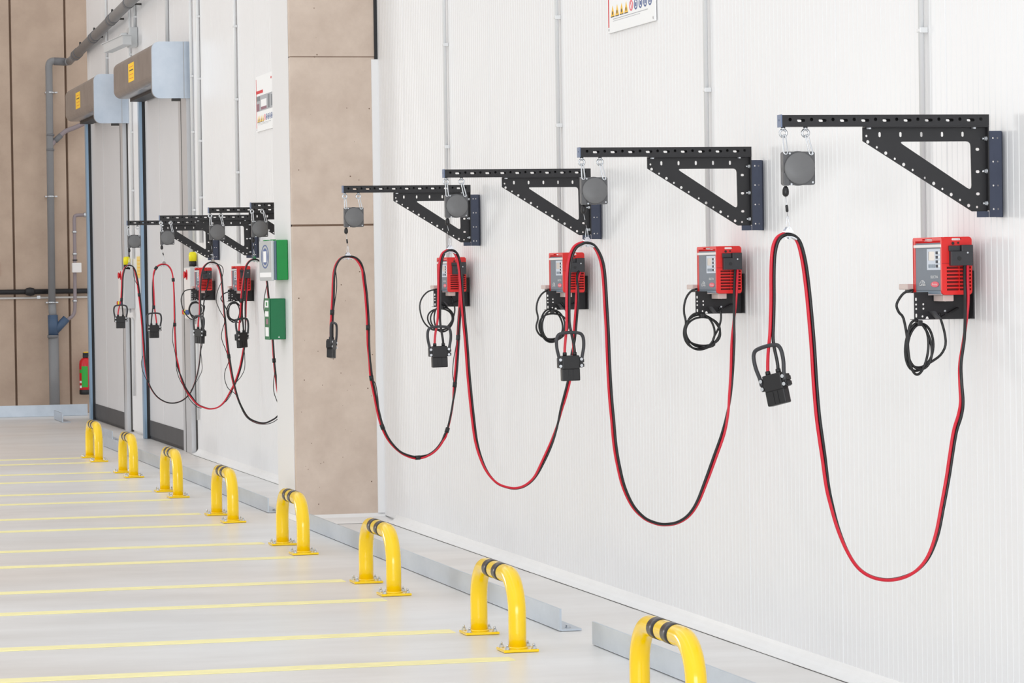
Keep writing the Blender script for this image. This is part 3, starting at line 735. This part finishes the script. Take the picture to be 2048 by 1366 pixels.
# ---- black holders under the chargers
def make_holder():
    t = thing('charger_holder', '', 'holder')
    hx = lambda c: -.206+(c-228)*.2555e-3
    hz = lambda c: (1218-c)*.2555e-3
    holes = [slot(hx(256), hz(950), .0066, .012), circ(hx(257), hz(1020), .0037), circ(hx(258), hz(1080), .0037), slot(hx(258), hz(1170), .0066, .014),
             circ(hx(360), hz(1018), .0037), circ(hx(361), hz(1078), .0037), circ(hx(347), hz(1182), .0037)]
    MB().plate([(-.206, 0), (hx(388), 0), (hx(400), .008), (hx(425), .009), (hx(440), 0), (-.002, 0), (-.002, .0822), (-.154, .0822), (-.154, .093), (-.206, .093)], holes, .003, lambda a, b, c: Vector((a, .02+c, b))).build('side_plate', 'black_steel', t)
    MB().box(-.214, -.002, .02, .04, -.002, 0.0).build('bottom_flange', 'black_steel', t)
    MB().box(-.006, -.0008, -.02, .2, -.001, .165).build('wall_plate', 'black_steel', t)
    MB().box(-.035, -.006, .023, .15, .066, .078).build('support_ledge', 'black_steel', t)
    MB().add([(-.05, -.0, .04), (-.05, .02, .04), (-.05, -.0, .034), (-.05, .02, .034), (-.128, -.03, .006), (-.128, -.01, .006), (-.128, -.03, .0), (-.128, -.01, .0)],
             [(0, 1, 5, 4), (2, 6, 7, 3), (0, 4, 6, 2), (1, 3, 7, 5), (4, 5, 7, 6), (0, 2, 3, 1)]).build('hook_bar', 'black_steel', t)
    MB().add([(-.128, -.04, .0), (-.128, .0, .0), (-.136, -.04, .0), (-.136, .0, .0), (-.152, -.04, .028), (-.152, .0, .028), (-.163, -.04, .028), (-.163, .0, .028)],
             [(0, 1, 5, 4), (2, 6, 7, 3), (0, 4, 6, 2), (1, 3, 7, 5), (4, 5, 7, 6), (0, 2, 3, 1)]).build('hook_tip', 'dark_grey', t)
    for x, z in ((hx(670), hz(970)), (hx(665), hz(1115))):
        MB().lathe([(.004, .02), (.004, .0165)], (x, 0, z), 'y', 8).build('bolt', 'zinc', t)
    return t
hd = make_holder(); first = True
HL = {0: 'nearest the camera', 1: 'second from the camera', 2: 'third from the camera', 3: 'just in front of the concrete pillar', 6: 'beyond the pillar nearer the green boxes', 7: 'beyond the pillar beside the nearer door'}
for i in CHY:
    o = hd if first else copy_tree(hd); first = False
    o.location = (0, YS[i]+CHY[i]+.10, 1.396); tag(o, 'black perforated steel holder under the red charger '+HL[i], 'holder', 'black charger holders')

# ---- coiled mains cables
COIL = {0: ([(1822, 581), (1808, 586), (1797, 600), (1793, 612), (1798, 625), (1807, 637)], (1837, 694), 24, 49, [(1862, 724), (1881, 710), (1891, 690), (1889, 665), (1882, 640), (1878, 626)], 12),
        1: (crop(1340, 470, .183, [(290, 590), (230, 615), (180, 680), (155, 770), (155, 860), (172, 940)]), (1403, 664), 33.5, 33.5, crop(1340, 470, .183, [(470, 1140), (530, 1020), (555, 930), (555, 850), (535, 780)]), 0),
        2: (crop(1050, 450, .2415, [(185, 540), (140, 570), (105, 630), (95, 700), (108, 770)]), (1104, 652), 25, 30, crop(1050, 450, .2415, [(310, 890), (345, 840), (350, 740), (300, 640)]), 0),
        3: (crop(820, 470, .2049, [(262, 530), (180, 550), (120, 610), (95, 690), (110, 790), (150, 870), (220, 925)]), (882.5, 637), 21.5, 23.5, crop(820, 470, .2049, [(400, 850), (430, 780), (435, 700), (400, 600)]), 0),
        6: (crop(370, 490, .2782, [(330, 330), (280, 350), (258, 385), (272, 412)]), (468, 623.5), 13, 18.5, crop(370, 490, .2782, [(395, 560), (405, 520), (400, 420), (370, 390)]), 0),
        7: (crop(340, 490, .139, [(235, 650), (190, 690), (160, 780), (180, 900), (230, 1000), (310, 1070)]), (391.5, 619), 12.5, 15, crop(340, 490, .139, [(440, 1010), (490, 940), (497, 870)]), 0)}
for i, (st, (cx, cy), rx, ry, en, til) in COIL.items():
    yb = YS[i]+CHY[i]+.105
    pts = [Vector((-.155, YS[i]+CHY[i]+.29, 1.491))]+[on_y(x, y, yb-.01) for x, y in st]
    rnd = random.Random(i+3)
    turns = 3; N = 16
    a0 = math.atan2((st[-1][1]-cy)/ry, (st[-1][0]-cx)/rx)
    a1 = math.atan2((en[0][1]-cy)/ry, (en[0][0]-cx)/rx)
    tot = (a0-a1) % (2*math.pi) + 2*math.pi*turns
    steps = int(tot/(2*math.pi)*N)
    for k in range(1, steps):
        a = a0-tot*k/steps; q = k/N
        jr = 1+.12*math.sin(q*2.1+i)+.07*math.sin(q*5.3)
        dx = .16*rx*math.sin(q*1.7+i*2); tl = math.radians(til)*math.sin(q*2.6)
        ex, ey = rx*math.cos(a)*jr, ry*math.sin(a)*(2-jr)
        x = cx+ex*math.cos(tl)-ey*math.sin(tl)*.5+dx; y = cy+ey*math.cos(tl)+ex*math.sin(tl)*.5
        pts.append(on_y(x, y, yb-.012+.008*math.sin(q*2.3)))
    pts += [on_y(x, y, yb-.012) for x, y in en]
    C = spline(pts, 3)
    t = thing('mains_cable', 'coiled black mains cable hanging under the charger '+HL[i], 'cable', (0, 0, 0), 0, 'coiled mains cables')
    MB().tube(C, .0046, 8).build('cable', 'cable_black', t)
    tp = on_y(cx, cy-ry*1.0, yb-.01)
    MB().box(tp.x-.009, tp.x+.009, tp.y-.02, tp.y+.012, tp.z-.012, tp.z+.008, .003).build('coil_strap', 'black_plastic', t)

# ---- conduits down the wall
def conduit(yc, z0, z1, label, r=.0085, twin=False, clips=()):
    t = thing('wall_conduit', label, 'conduit', (0, yc, z0), 0, 'white wall conduits')
    MB().tube([(-.018, 0, 0), (-.018, 0, z1-z0)], r, 12).build('pipe', 'conduit', t)
    if twin: MB().tube([(-.018, .03, 0), (-.018, .03, z1-z0)], r*.8, 12).build('pipe', 'conduit', t)
    for z in clips:
        MB().box(-.029, -.0005, -.02, .02+(.03 if twin else 0), z-z0-.006, z-z0+.006, .002).box(-.031, -.0005, -.022, -.014, z-z0-.010, z-z0+.010, .002).build('clip', 'conduit', t)
conduit(10.93, 1.66, 6.1, 'light grey conduit running down to the nearest red charger', .0105, False, (2.42, 3.3))
conduit(13.52, 1.66, 6.1, 'light grey conduit running down to the second red charger', .0105, False, (2.36, 3.3))
conduit(16.07, 1.66, 6.1, 'light grey conduit running down to the third red charger', .0105, False, (2.33, 2.88, 3.4))
conduit(18.68, 1.66, 6.1, 'light grey conduit running down beside the concrete pillar', .0105, False, (2.33, 2.93, 3.5))
conduit(26.53, 1.7, 6.1, 'light grey conduit beyond the pillar above the farther brackets', .012, True, (2.45, 3.05, 3.65, 4.2))
conduit(28.62, 1.9, 6.1, 'light grey conduit just right of the nearer door', .016, True, (2.3, 2.8, 3.35, 3.9))
conduit(29.06, 1.9, 6.1, 'light grey conduit along the right edge of the nearer door box', .014, False, (2.2, 2.9, 3.4, 4.1))
conduit(30.6, 3.72, 6.1, 'short light grey conduit above the nearer door operator box', .016, True, (4.3,))
conduit(33.42, 1.8, 6.1, 'light grey conduit between the two doors behind the camera', .014, False, (2.5, 3.1, 3.9))
conduit(33.0, 4.1, 6.1, 'light grey conduit dropping into the camera junction box', .016, True, (4.25,))
conduit(35.44, 3.72, 6.1, 'short light grey conduit above the farther door operator box', .014, False, (4.0,))

# ================================================================== SIGNS AND BOXES
def poster(y0, y1, z0, z1, label, near):
    t = thing('safety_poster', label, 'poster', (0, (y0+y1)/2, z0))
    yc = (y0+y1)/2; wd = y1-y0; h = z1-z0
    MB().box(-.012, -.0035, -wd/2, wd/2, 0, h).build('board', 'print_white', t)
    F = lambda u, z, c: Vector((-.0122-c, wd/2-u*wd, z))             # u: 0 far edge .. 1 near edge
    def q(n, m, u0, u1, z0_, z1_, c=.0006): MB().plate(rect(u0, u1, z0_, z1_), [], c, F).build(n, m, t)
    q('red_edge', 'print_red', .015, .035, h*.06, h*.95)
    zr = h*.227; sh = h*.115
    for k in range(4):
        u = .075+.098*k
        o = MB().plate([(u, zr-sh/2), (u+.078, zr-sh/2), (u+.039, zr+sh/2)], [], .0006, F).build('warning_triangle', 'print_yellow', t)
        MB().plate(rect(u, u+.078, zr-sh/2-.004, zr-sh/2), [], .0008, F).build('triangle_edge', 'print_dark', o)
        MB().plate(circ(u+.039, zr-sh*.2, .011, 8), [], .0012, lambda a, b, c, u=u: F(u+.039+(a-u-.039)*.9, zr-sh*.2+(b-zr+sh*.2)*.9, c)).build('triangle_symbol', 'print_dark', o)
    for k in range(5):
        u = .515+.098*k; m = 'print_pink' if k == 0 else 'print_blue'
        ring = [(u+.038*math.cos(a), zr+sh*.5*math.sin(a)) for a in [2*math.pi*j/20 for j in range(20)]]
        hole = [(u+.024*math.cos(a), zr+sh*.36*math.sin(a)) for a in [2*math.pi*j/20 for j in range(20)]]
        MB().plate(ring, [hole], .0006, F).build('round_symbol', m, t)
        if k: MB().plate(rect(u-.012, u+.012, zr-sh*.2, zr+sh*.15), [], .0006, F).build('symbol_figure', m, t)
        else: MB().plate([(u-.02, zr+sh*.3), (u-.012, zr+sh*.34), (u+.02, zr-sh*.3), (u+.012, zr-sh*.34)], [], .0006, F).build('symbol_figure', m, t)
    q('print_row', 'print_grey', .12, .86, h*.135, h*.142)
    q('print_row', 'print_grey', .12, .7, h*.115, h*.119)
    q('photo_print', 'print_grey', .03, .97, h*.36, h*.64)
    for a, b, c, d, m in ((.05, .2, .37, .5, 'print_mauve'), (.3, .62, .43, .56, 'print_white'), (.3, .62, .38, .43, 'print_mauve'), (.7, .8, .38, .62, 'print_midgrey'), (.88, .95, .4, .6, 'print_midgrey'), (.05, .25, .55, .63, 'print_midgrey')):
        q('photo_shape', m, a, b, h*c, h*d, .0012)
    q('title_bar', 'print_red', .03, .42, h*.68, h*.735)
    MB().plate([(.9+.03*math.cos(a), h*.9+h*.022*math.sin(a)) for a in [2*math.pi*j/16 for j in range(16)]], [], .0006, F).build('logo_dot', 'print_red', t)
    for u in (.03, .97):
        MB().lathe([(.006, -.0122), (.006, -.0145)], (0, wd/2-u*wd, h*.035), 'x', 8).build('screw', 'zinc', t)
poster(14.315, 15.12, 2.725, 3.175, 'white safety poster with warning triangles and blue circles at the top edge of the frame', True)
poster(24.745, 25.555, 2.735, 3.17, 'white safety poster with a grey picture on the wall beyond the pillar', False)

# green boxes on the side of the column
t = thing('first_aid_box', 'upper green first aid box with grey cover on the side of the pillar', 'first aid box', (-.5845, 20.9, 1.561), 0)
MB().box(-.075, 0, 0, .5, 0, .262, .006).build('body', 'box_green', t)
MB().box(-.09, -.0755, 0.0, .5, 0.0, .256, .004).build('cover_frame', 'box_clear', t)
cv = MB().box(-.108, -.0905, .004, .5, -.004, .258, .006).build('cover', 'box_cover', t)
MB().box(-.1095, -.108, .03, .47, .02, .05).build('print_strip', 'print_white', cv)
el = lambda r1, r2: [(.26+r1*math.cos(a), .155+r2*math.sin(a)) for a in [2*math.pi*j/28 for j in range(28)]]
MB().plate(el(.15, .078), [el(.13, .07)], .001, lambda a, b, c: Vector((-.1092+c, a, b))).build('oval_ring', 'print_blue', cv)
MB().plate(el(.10, .055), [], .001, lambda a, b, c: Vector((-.1092+c, a, b))).build('oval_badge', 'print_blue', cv)
MB().box(-.1104, -.1092, .2, .32, .118, .19).build('badge_figure', 'print_white', cv)
for yy in (.1, .36): MB().box(-.095, -.06, yy, yy+.05, .256, .266, .002).build('latch', 'box_green', t)
t = thing('first_aid_box', 'lower flat green box with white print on the side of the pillar', 'first aid box', (-.5845, 21.03, 1.172), 0)
MB().box(-.1, 0, 0, .19, 0, .268, .005).build('body', 'box_green_dark', t)
lid = MB().box(-.108, -.1005, -.002, .192, -.002, .27, .003).build('lid', 'box_green_dark', t)
for a, b, c, d in ((.03, .16, .21, .255), (.03, .16, .15, .185), (.03, .16, .02, .08)):
    MB().box(-.1092, -.108, a, b, c, d).build('label_print', 'print_white', lid)
MB().box(-.1100, -.1092, .07, .12, .22, .245).build('label_cross', 'box_green', lid)
MB().box(-.1092, -.108, .05, .13, .1, .135).build('label_picture', 'print_mauve', lid)
MB().plate([(-.052, .012), (-.040, .012), (-.046, .022)], [], .001, lambda a, b, c: Vector((a, -.001+c, b))).build('triangle_print', 'print_white', t)

# door control boxes and beacon lamps
def control_box(x, y0, y1, z0, z1, label, lab2, lamp_y):
    t = thing('control_box', label, 'control box', (0, y0, z0))
    h = z1-z0; L = y1-y0
    MB().box(-x, -.002, 0, L, 0, h, .006).build('enclosure', 'box_light', t)
    f = MB().box(-x-.004, -x, .01, L-.01, .01, h-.01).build('front_cover', 'offwhite', t)
    MB().lathe([(.022, 0), (.022, -.014), (.032, -.018), (.032, -.028), (.022, -.032)], (-x-.004, L*.5, h*.85), 'x', 16).build('emergency_button', 'ext_red', f)
    MB().lathe([(.045, 0), (.045, -.006)], (-x-.004, L*.5, h*.85), 'x', 16).build('button_ring', 'print_red', f)
    for k, m in enumerate(('ext_red', 'lamp_yellow', 'print_blue')):
        MB().lathe([(.022, 0), (.022, -.03), (.016, -.034)], (-x-.004, L*(.75-.25*k), h*.14), 'x', 14).build('push_button', m, f)
    MB().box(-x*.75, -x*.3, -.05, -.001, -.09, -.04).build('cable_clamp', 'offwhite', t)
    MB().tube([(-x*.5, .05, 0), (-x*.5, .05, -.05), (-x*.3, .05, -.09), (-.02, .05, -.12), (-.02, .05, -.9)], .013, 8).build('supply_cable', 'conduit', t)
    b = thing('beacon_lamp', lab2, 'lamp', (-x*.55, lamp_y, z1+.004))
    MB().lathe([(.034, 0), (.034, .042), (.03, .046)], (0, 0, 0), 'z', 16).build('base', 'black_plastic', b)
    MB().lathe([(.036, .046), (.037, .1), (.032, .122), (.015, .13)], (0, 0, 0), 'z', 16).build('lens', 'lamp_yellow', b)
control_box(.075, 28.93, 29.32, 1.215, 1.69, 'white control box with red emergency button right of the nearer door', 'yellow beacon lamp on the control box right of the nearer door', 29.0)
control_box(.113, 33.48, 33.92, 1.285, 1.69, 'grey control box with red buttons between the two doors', 'yellow beacon lamp on the control box between the doors', 33.62)
t = thing('wall_notice', 'pale orange notice on the white strip between the doors', 'sign', (0, 32.86, 1.6))
MB().box(-.006, -.0025, 0, .4, 0, .22).build('board', 'sign_orange', t)
for k in range(5): MB().box(-.0072, -.006, .06, .34, .03+.036*k, .04+.036*k).build('print_row', 'print_yellow', t)
t = thing('wall_sign', 'red sign on the concrete wall cut by the left edge of the frame', 'sign', (-.93, YF-.012, 1.66))
MB().box(-.1, .03, 0, .01, 0, .155, .002).build('board', 'print_red', t)
MB().box(-.06, -.01, -.0015, 0, .04, .12).build('pictogram', 'print_white', t)

# security camera
t = thing('security_camera', 'light grey security camera on a wall arm above the nearer door box', 'camera', (0, 33.0, 3.95))
MB().box(-.09, -.002, -.12, .1, -.01, .19, .012).build('junction_box', 'camera_grey', t)
MB().tube([(-.085, .0, .09), (-.11, .0, .12), (-.14, .02, .115), (-.16, .06, .10)], .024, 10).build('arm', 'camera_grey', t)
a = on_x(254, 80, -.15)-Vector((0, 33.0, 3.95)); b = on_x(216, 97, -.24)-Vector((0, 33.0, 3.95)); d = (b-a).normalized(); s_ = d.cross(Vector((0, 0, 1))).normalized(); u_ = s_.cross(d)
def obox(m, o, L0, L1, w_, h0, h1): m.add([o+d*l+s_*x*w_+u_*z for l in (L0, L1) for x in (-1, 1) for z in (h0, h1)], [(0, 1, 3, 2), (4, 6, 7, 5), (0, 4, 5, 1), (2, 3, 7, 6), (0, 2, 6, 4), (1, 5, 7, 3)]); return m
obox(MB(), a, 0, (b-a).length, .045, -.045, .045).build('housing', 'camera_grey', t)
obox(MB(), a, -.01, (b-a).length*1.12, .054, .046, .054).build('sun_shield', 'camera_grey', t)
obox(MB(), a, (b-a).length, (b-a).length+.004, .036, -.036, .035).build('lens_window', 'seal_black', t)
MB().tube([Vector((-.12+.04*math.cos(q), .03+.02*math.cos(q), .05+.045*math.sin(q))) for q in [2*math.pi*k/16 for k in range(16)]], .006, 6, True).build('cable_loop', 'camera_grey', t)

# ================================================================== PIPES ON THE FAR WALL
YQ = YF-.14
def fp(px, py, dy=0): return on_y(px, py, YQ+dy)
t = dp = thing('downpipe', 'thick grey downpipe with blue fitting and thin side pipe on the concrete wall', 'pipe', (0, 0, 0))
A = fp(97.5, 128); B = fp(104, 608); Cc = fp(106, 640); D = fp(107, 672); E_ = fp(105, 830); E_.z = .0
MB().tube(spline([fp(133, 124), fp(120, 123.5), fp(104, 122.5), fp(98, 130), fp(98, 150)], 5)+[B], .043, 20).build('pipe', 'pipe_grey', t)
MB().tube([B, Cc], .047, 20).build('pipe', 'pipe_grey', t)
yb = MB().tube([fp(105.5, 630), D], .06, 20); yb.tube([fp(108, 664), fp(133, 637)], .048, 16); yb.build('wye_fitting', 'pipe_blue', t)
MB().tube([D, Vector((D.x, D.y, .0))], .062, 22).build('pipe', 'pipe_grey', t)
MB().tube([fp(106, 670), fp(106, 676)], .067, 22).build('collar', 'pipe_collar', t)
MB().tube([fp(108, 122.5), fp(131, 123.7)], .047, 20).build('collar', 'pipe_collar', t)
for (xa, ya) in ((103, 185), (103, 393), (104.5, 605)):
    MB().tube([fp(xa-2.6+1.2, ya-1.5), fp(xa-1.4, ya+1.5)], .05, 20).box(fp(xa, ya).x-.075, fp(xa, ya).x+.07, YQ-.012, YQ+.13, fp(xa, ya).z-.008, fp(xa, ya).z+.008).build('pipe_clamp', 'zinc', t)
for ya in (270, 300): MB().tube([fp(100.5, ya-2), fp(100.5, ya+2)], .048, 20).build('collar', 'pipe_collar', t)
MB().tube(spline([fp(103, 290), fp(112, 279), fp(122, 270), fp(132, 262), fp(150, 255), fp(168, 247), fp(180, 243.5)], 4), .028, 14).build('branch_pipe', 'pipe_purple', t)
MB().tube([fp(110, 282), fp(122, 270.5)], .034, 14).build('collar', 'pipe_collar', t)

t = thing('rainwater_pipe', 'grey pipe running diagonally along the top of the white wall', 'pipe', (0, 0, 0))
a = fp(134, 123.8); b = Vector((-.15, 32.1, 4.355)); c = Vector((-.15, 26.5, 4.48)); m1 = fp(139, 123, -.1)
MB().tube([a, m1], .044, 18).tube([m1, m1+(b-m1)*.14], .042, 18).tube([m1+(b-m1)*.13, b, c], .055, 20).build('pipe', 'pipe_grey', t)
for f in (.12, .16, .42, .455, .70, .735, .95):
    p = m1+(b-m1)*f; dd = (b-m1).normalized()
    cl = MB().tube([p-dd*.05, p+dd*.05], .061, 20)
    cl.build('collar', 'pipe_collar', t)
for f in (.2, .44, .72, .93):
    p = m1+(b-m1)*f
    MB().tube([p+Vector((0, 0, .03)), p+Vector((0, 0, .10))], .012, 8).tube([p, Vector((-.001, p.y, p.z))], .01, 8).build('wall_hanger', 'joint_dark', t)

t = dp
MB().tube(spline([fp(186, 430), fp(168, 430), fp(155, 430.5), fp(149.5, 433), fp(148.5, 442)], 4)+[fp(149.5, 500), fp(150, 600)]+spline([fp(150, 612), fp(149, 624), fp(145, 632), fp(137, 638), fp(130, 643)], 4), .021, 12).build('waste_pipe', 'pipe_purple', t)
for (xa, ya) in ((149, 464), (149.5, 508), (150, 602), (169.5, 429.5)):
    p = fp(xa, ya); MB().tube([p-Vector((0, 0, .012)), p+Vector((0, 0, .012))] if xa < 160 else [p-Vector((.012, 0, 0)), p+Vector((.012, 0, 0))], .03, 12).build('pipe_clamp', 'zinc', t)
p = fp(152.3, 535.5); MB().box(p.x-.055, p.x+.055, YQ-.09, YQ-.02, p.z-.058, p.z+.058, .006).build('white_box', 'offwhite', t)
p = fp(150, 521.5); MB().tube([p, p+Vector((0, 0, .014))], .029, 12).build('rubber_collar', 'black_plastic', t)

t = thing('black_wall_pipe', 'black horizontal pipe across the concrete wall', 'pipe', (0, 0, 0))
p0 = on_y(60, 583.5, YF-.05)
MB().tube([Vector((-6, YF-.05, p0.z)), Vector((.9, YF-.05, p0.z))], .03, 12).build('pipe', 'pipe_black', t)
MB().lathe([(.03, -.06), (.045, -.04), (.052, 0), (.045, .04), (.03, .06)], (p0.x, YF-.053, p0.z), 'x', 16).build('joint', 'pipe_black', t)
t = thing('white_wall_pipe', 'thin pale horizontal pipe below the black pipe on the concrete wall', 'pipe', (0, 0, 0))
p0 = on_y(60, 595.8, YF-.025)
MB().tube([Vector((-6, YF-.025, p0.z)), Vector((.9, YF-.025, p0.z))], .013, 10).build('pipe', 'pipe_white', t)
p0 = on_y(77, 594.5, YF-.025); MB().box(p0.x-.02, p0.x+.02, YF-.04, YF-.001, p0.z-.018, p0.z+.018).build('clip', 'zinc', t)

# ---- fire extinguisher
p = on_y(172, 789, YF-.12)
t = thing('fire_extinguisher', 'red fire extinguisher with green label on the concrete wall', 'extinguisher', (p.x, YF-.12, p.z))
MB().lathe([(.066, .05), (.076, .06), (.076, .36), (.07, .40), (.05, .43), (.025, .445)], (0, 0, 0), 'z', 24).build('cylinder', 'ext_red', t)
MB().lathe([(.07, 0), (.078, .008), (.078, .056), (.072, .062)], (0, 0, 0), 'z', 24).build('foot', 'black_plastic', t)
MB().box(-.03, .03, -.035, .03, .44, .475, .006).box(-.03, .05, -.02, .02, .475, .5, .004).build('valve', 'black_plastic', t)
MB().box(-.022, .035, -.015, .015, .5, .512, .003).build('lever', 'label_yellow', t)
MB().tube(spline([(.03, -.02, .47), (.07, -.03, .45), (.075, -.055, .40), (.055, -.075, .34)], 5), .011, 8).build('hose', 'black_plastic', t)
def wrap(a0, a1, z0, z1, m, n):
    k = 8; vs = []
    for j in range(k+1):
        a = math.radians(a0+(a1-a0)*j/k); vs += [(.0768*math.cos(a), .0768*math.sin(a), z0), (.0768*math.cos(a), .0768*math.sin(a), z1)]
    MB().add(vs, [(2*j, 2*j+2, 2*j+3, 2*j+1) for j in range(k)], True).build(n, m, t)
wrap(-135, -76, .09, .34, 'ext_green', 'green_label'); wrap(-165, -136, .26, .30, 'ext_green', 'green_label')
wrap(-165, -136, .08, .11, 'print_white', 'white_label'); wrap(-165, -136, .14, .165, 'print_white', 'white_label')
MB().box(-.02, .02, .07, .119, .3, .36).build('wall_hook', 'black_plastic', t)
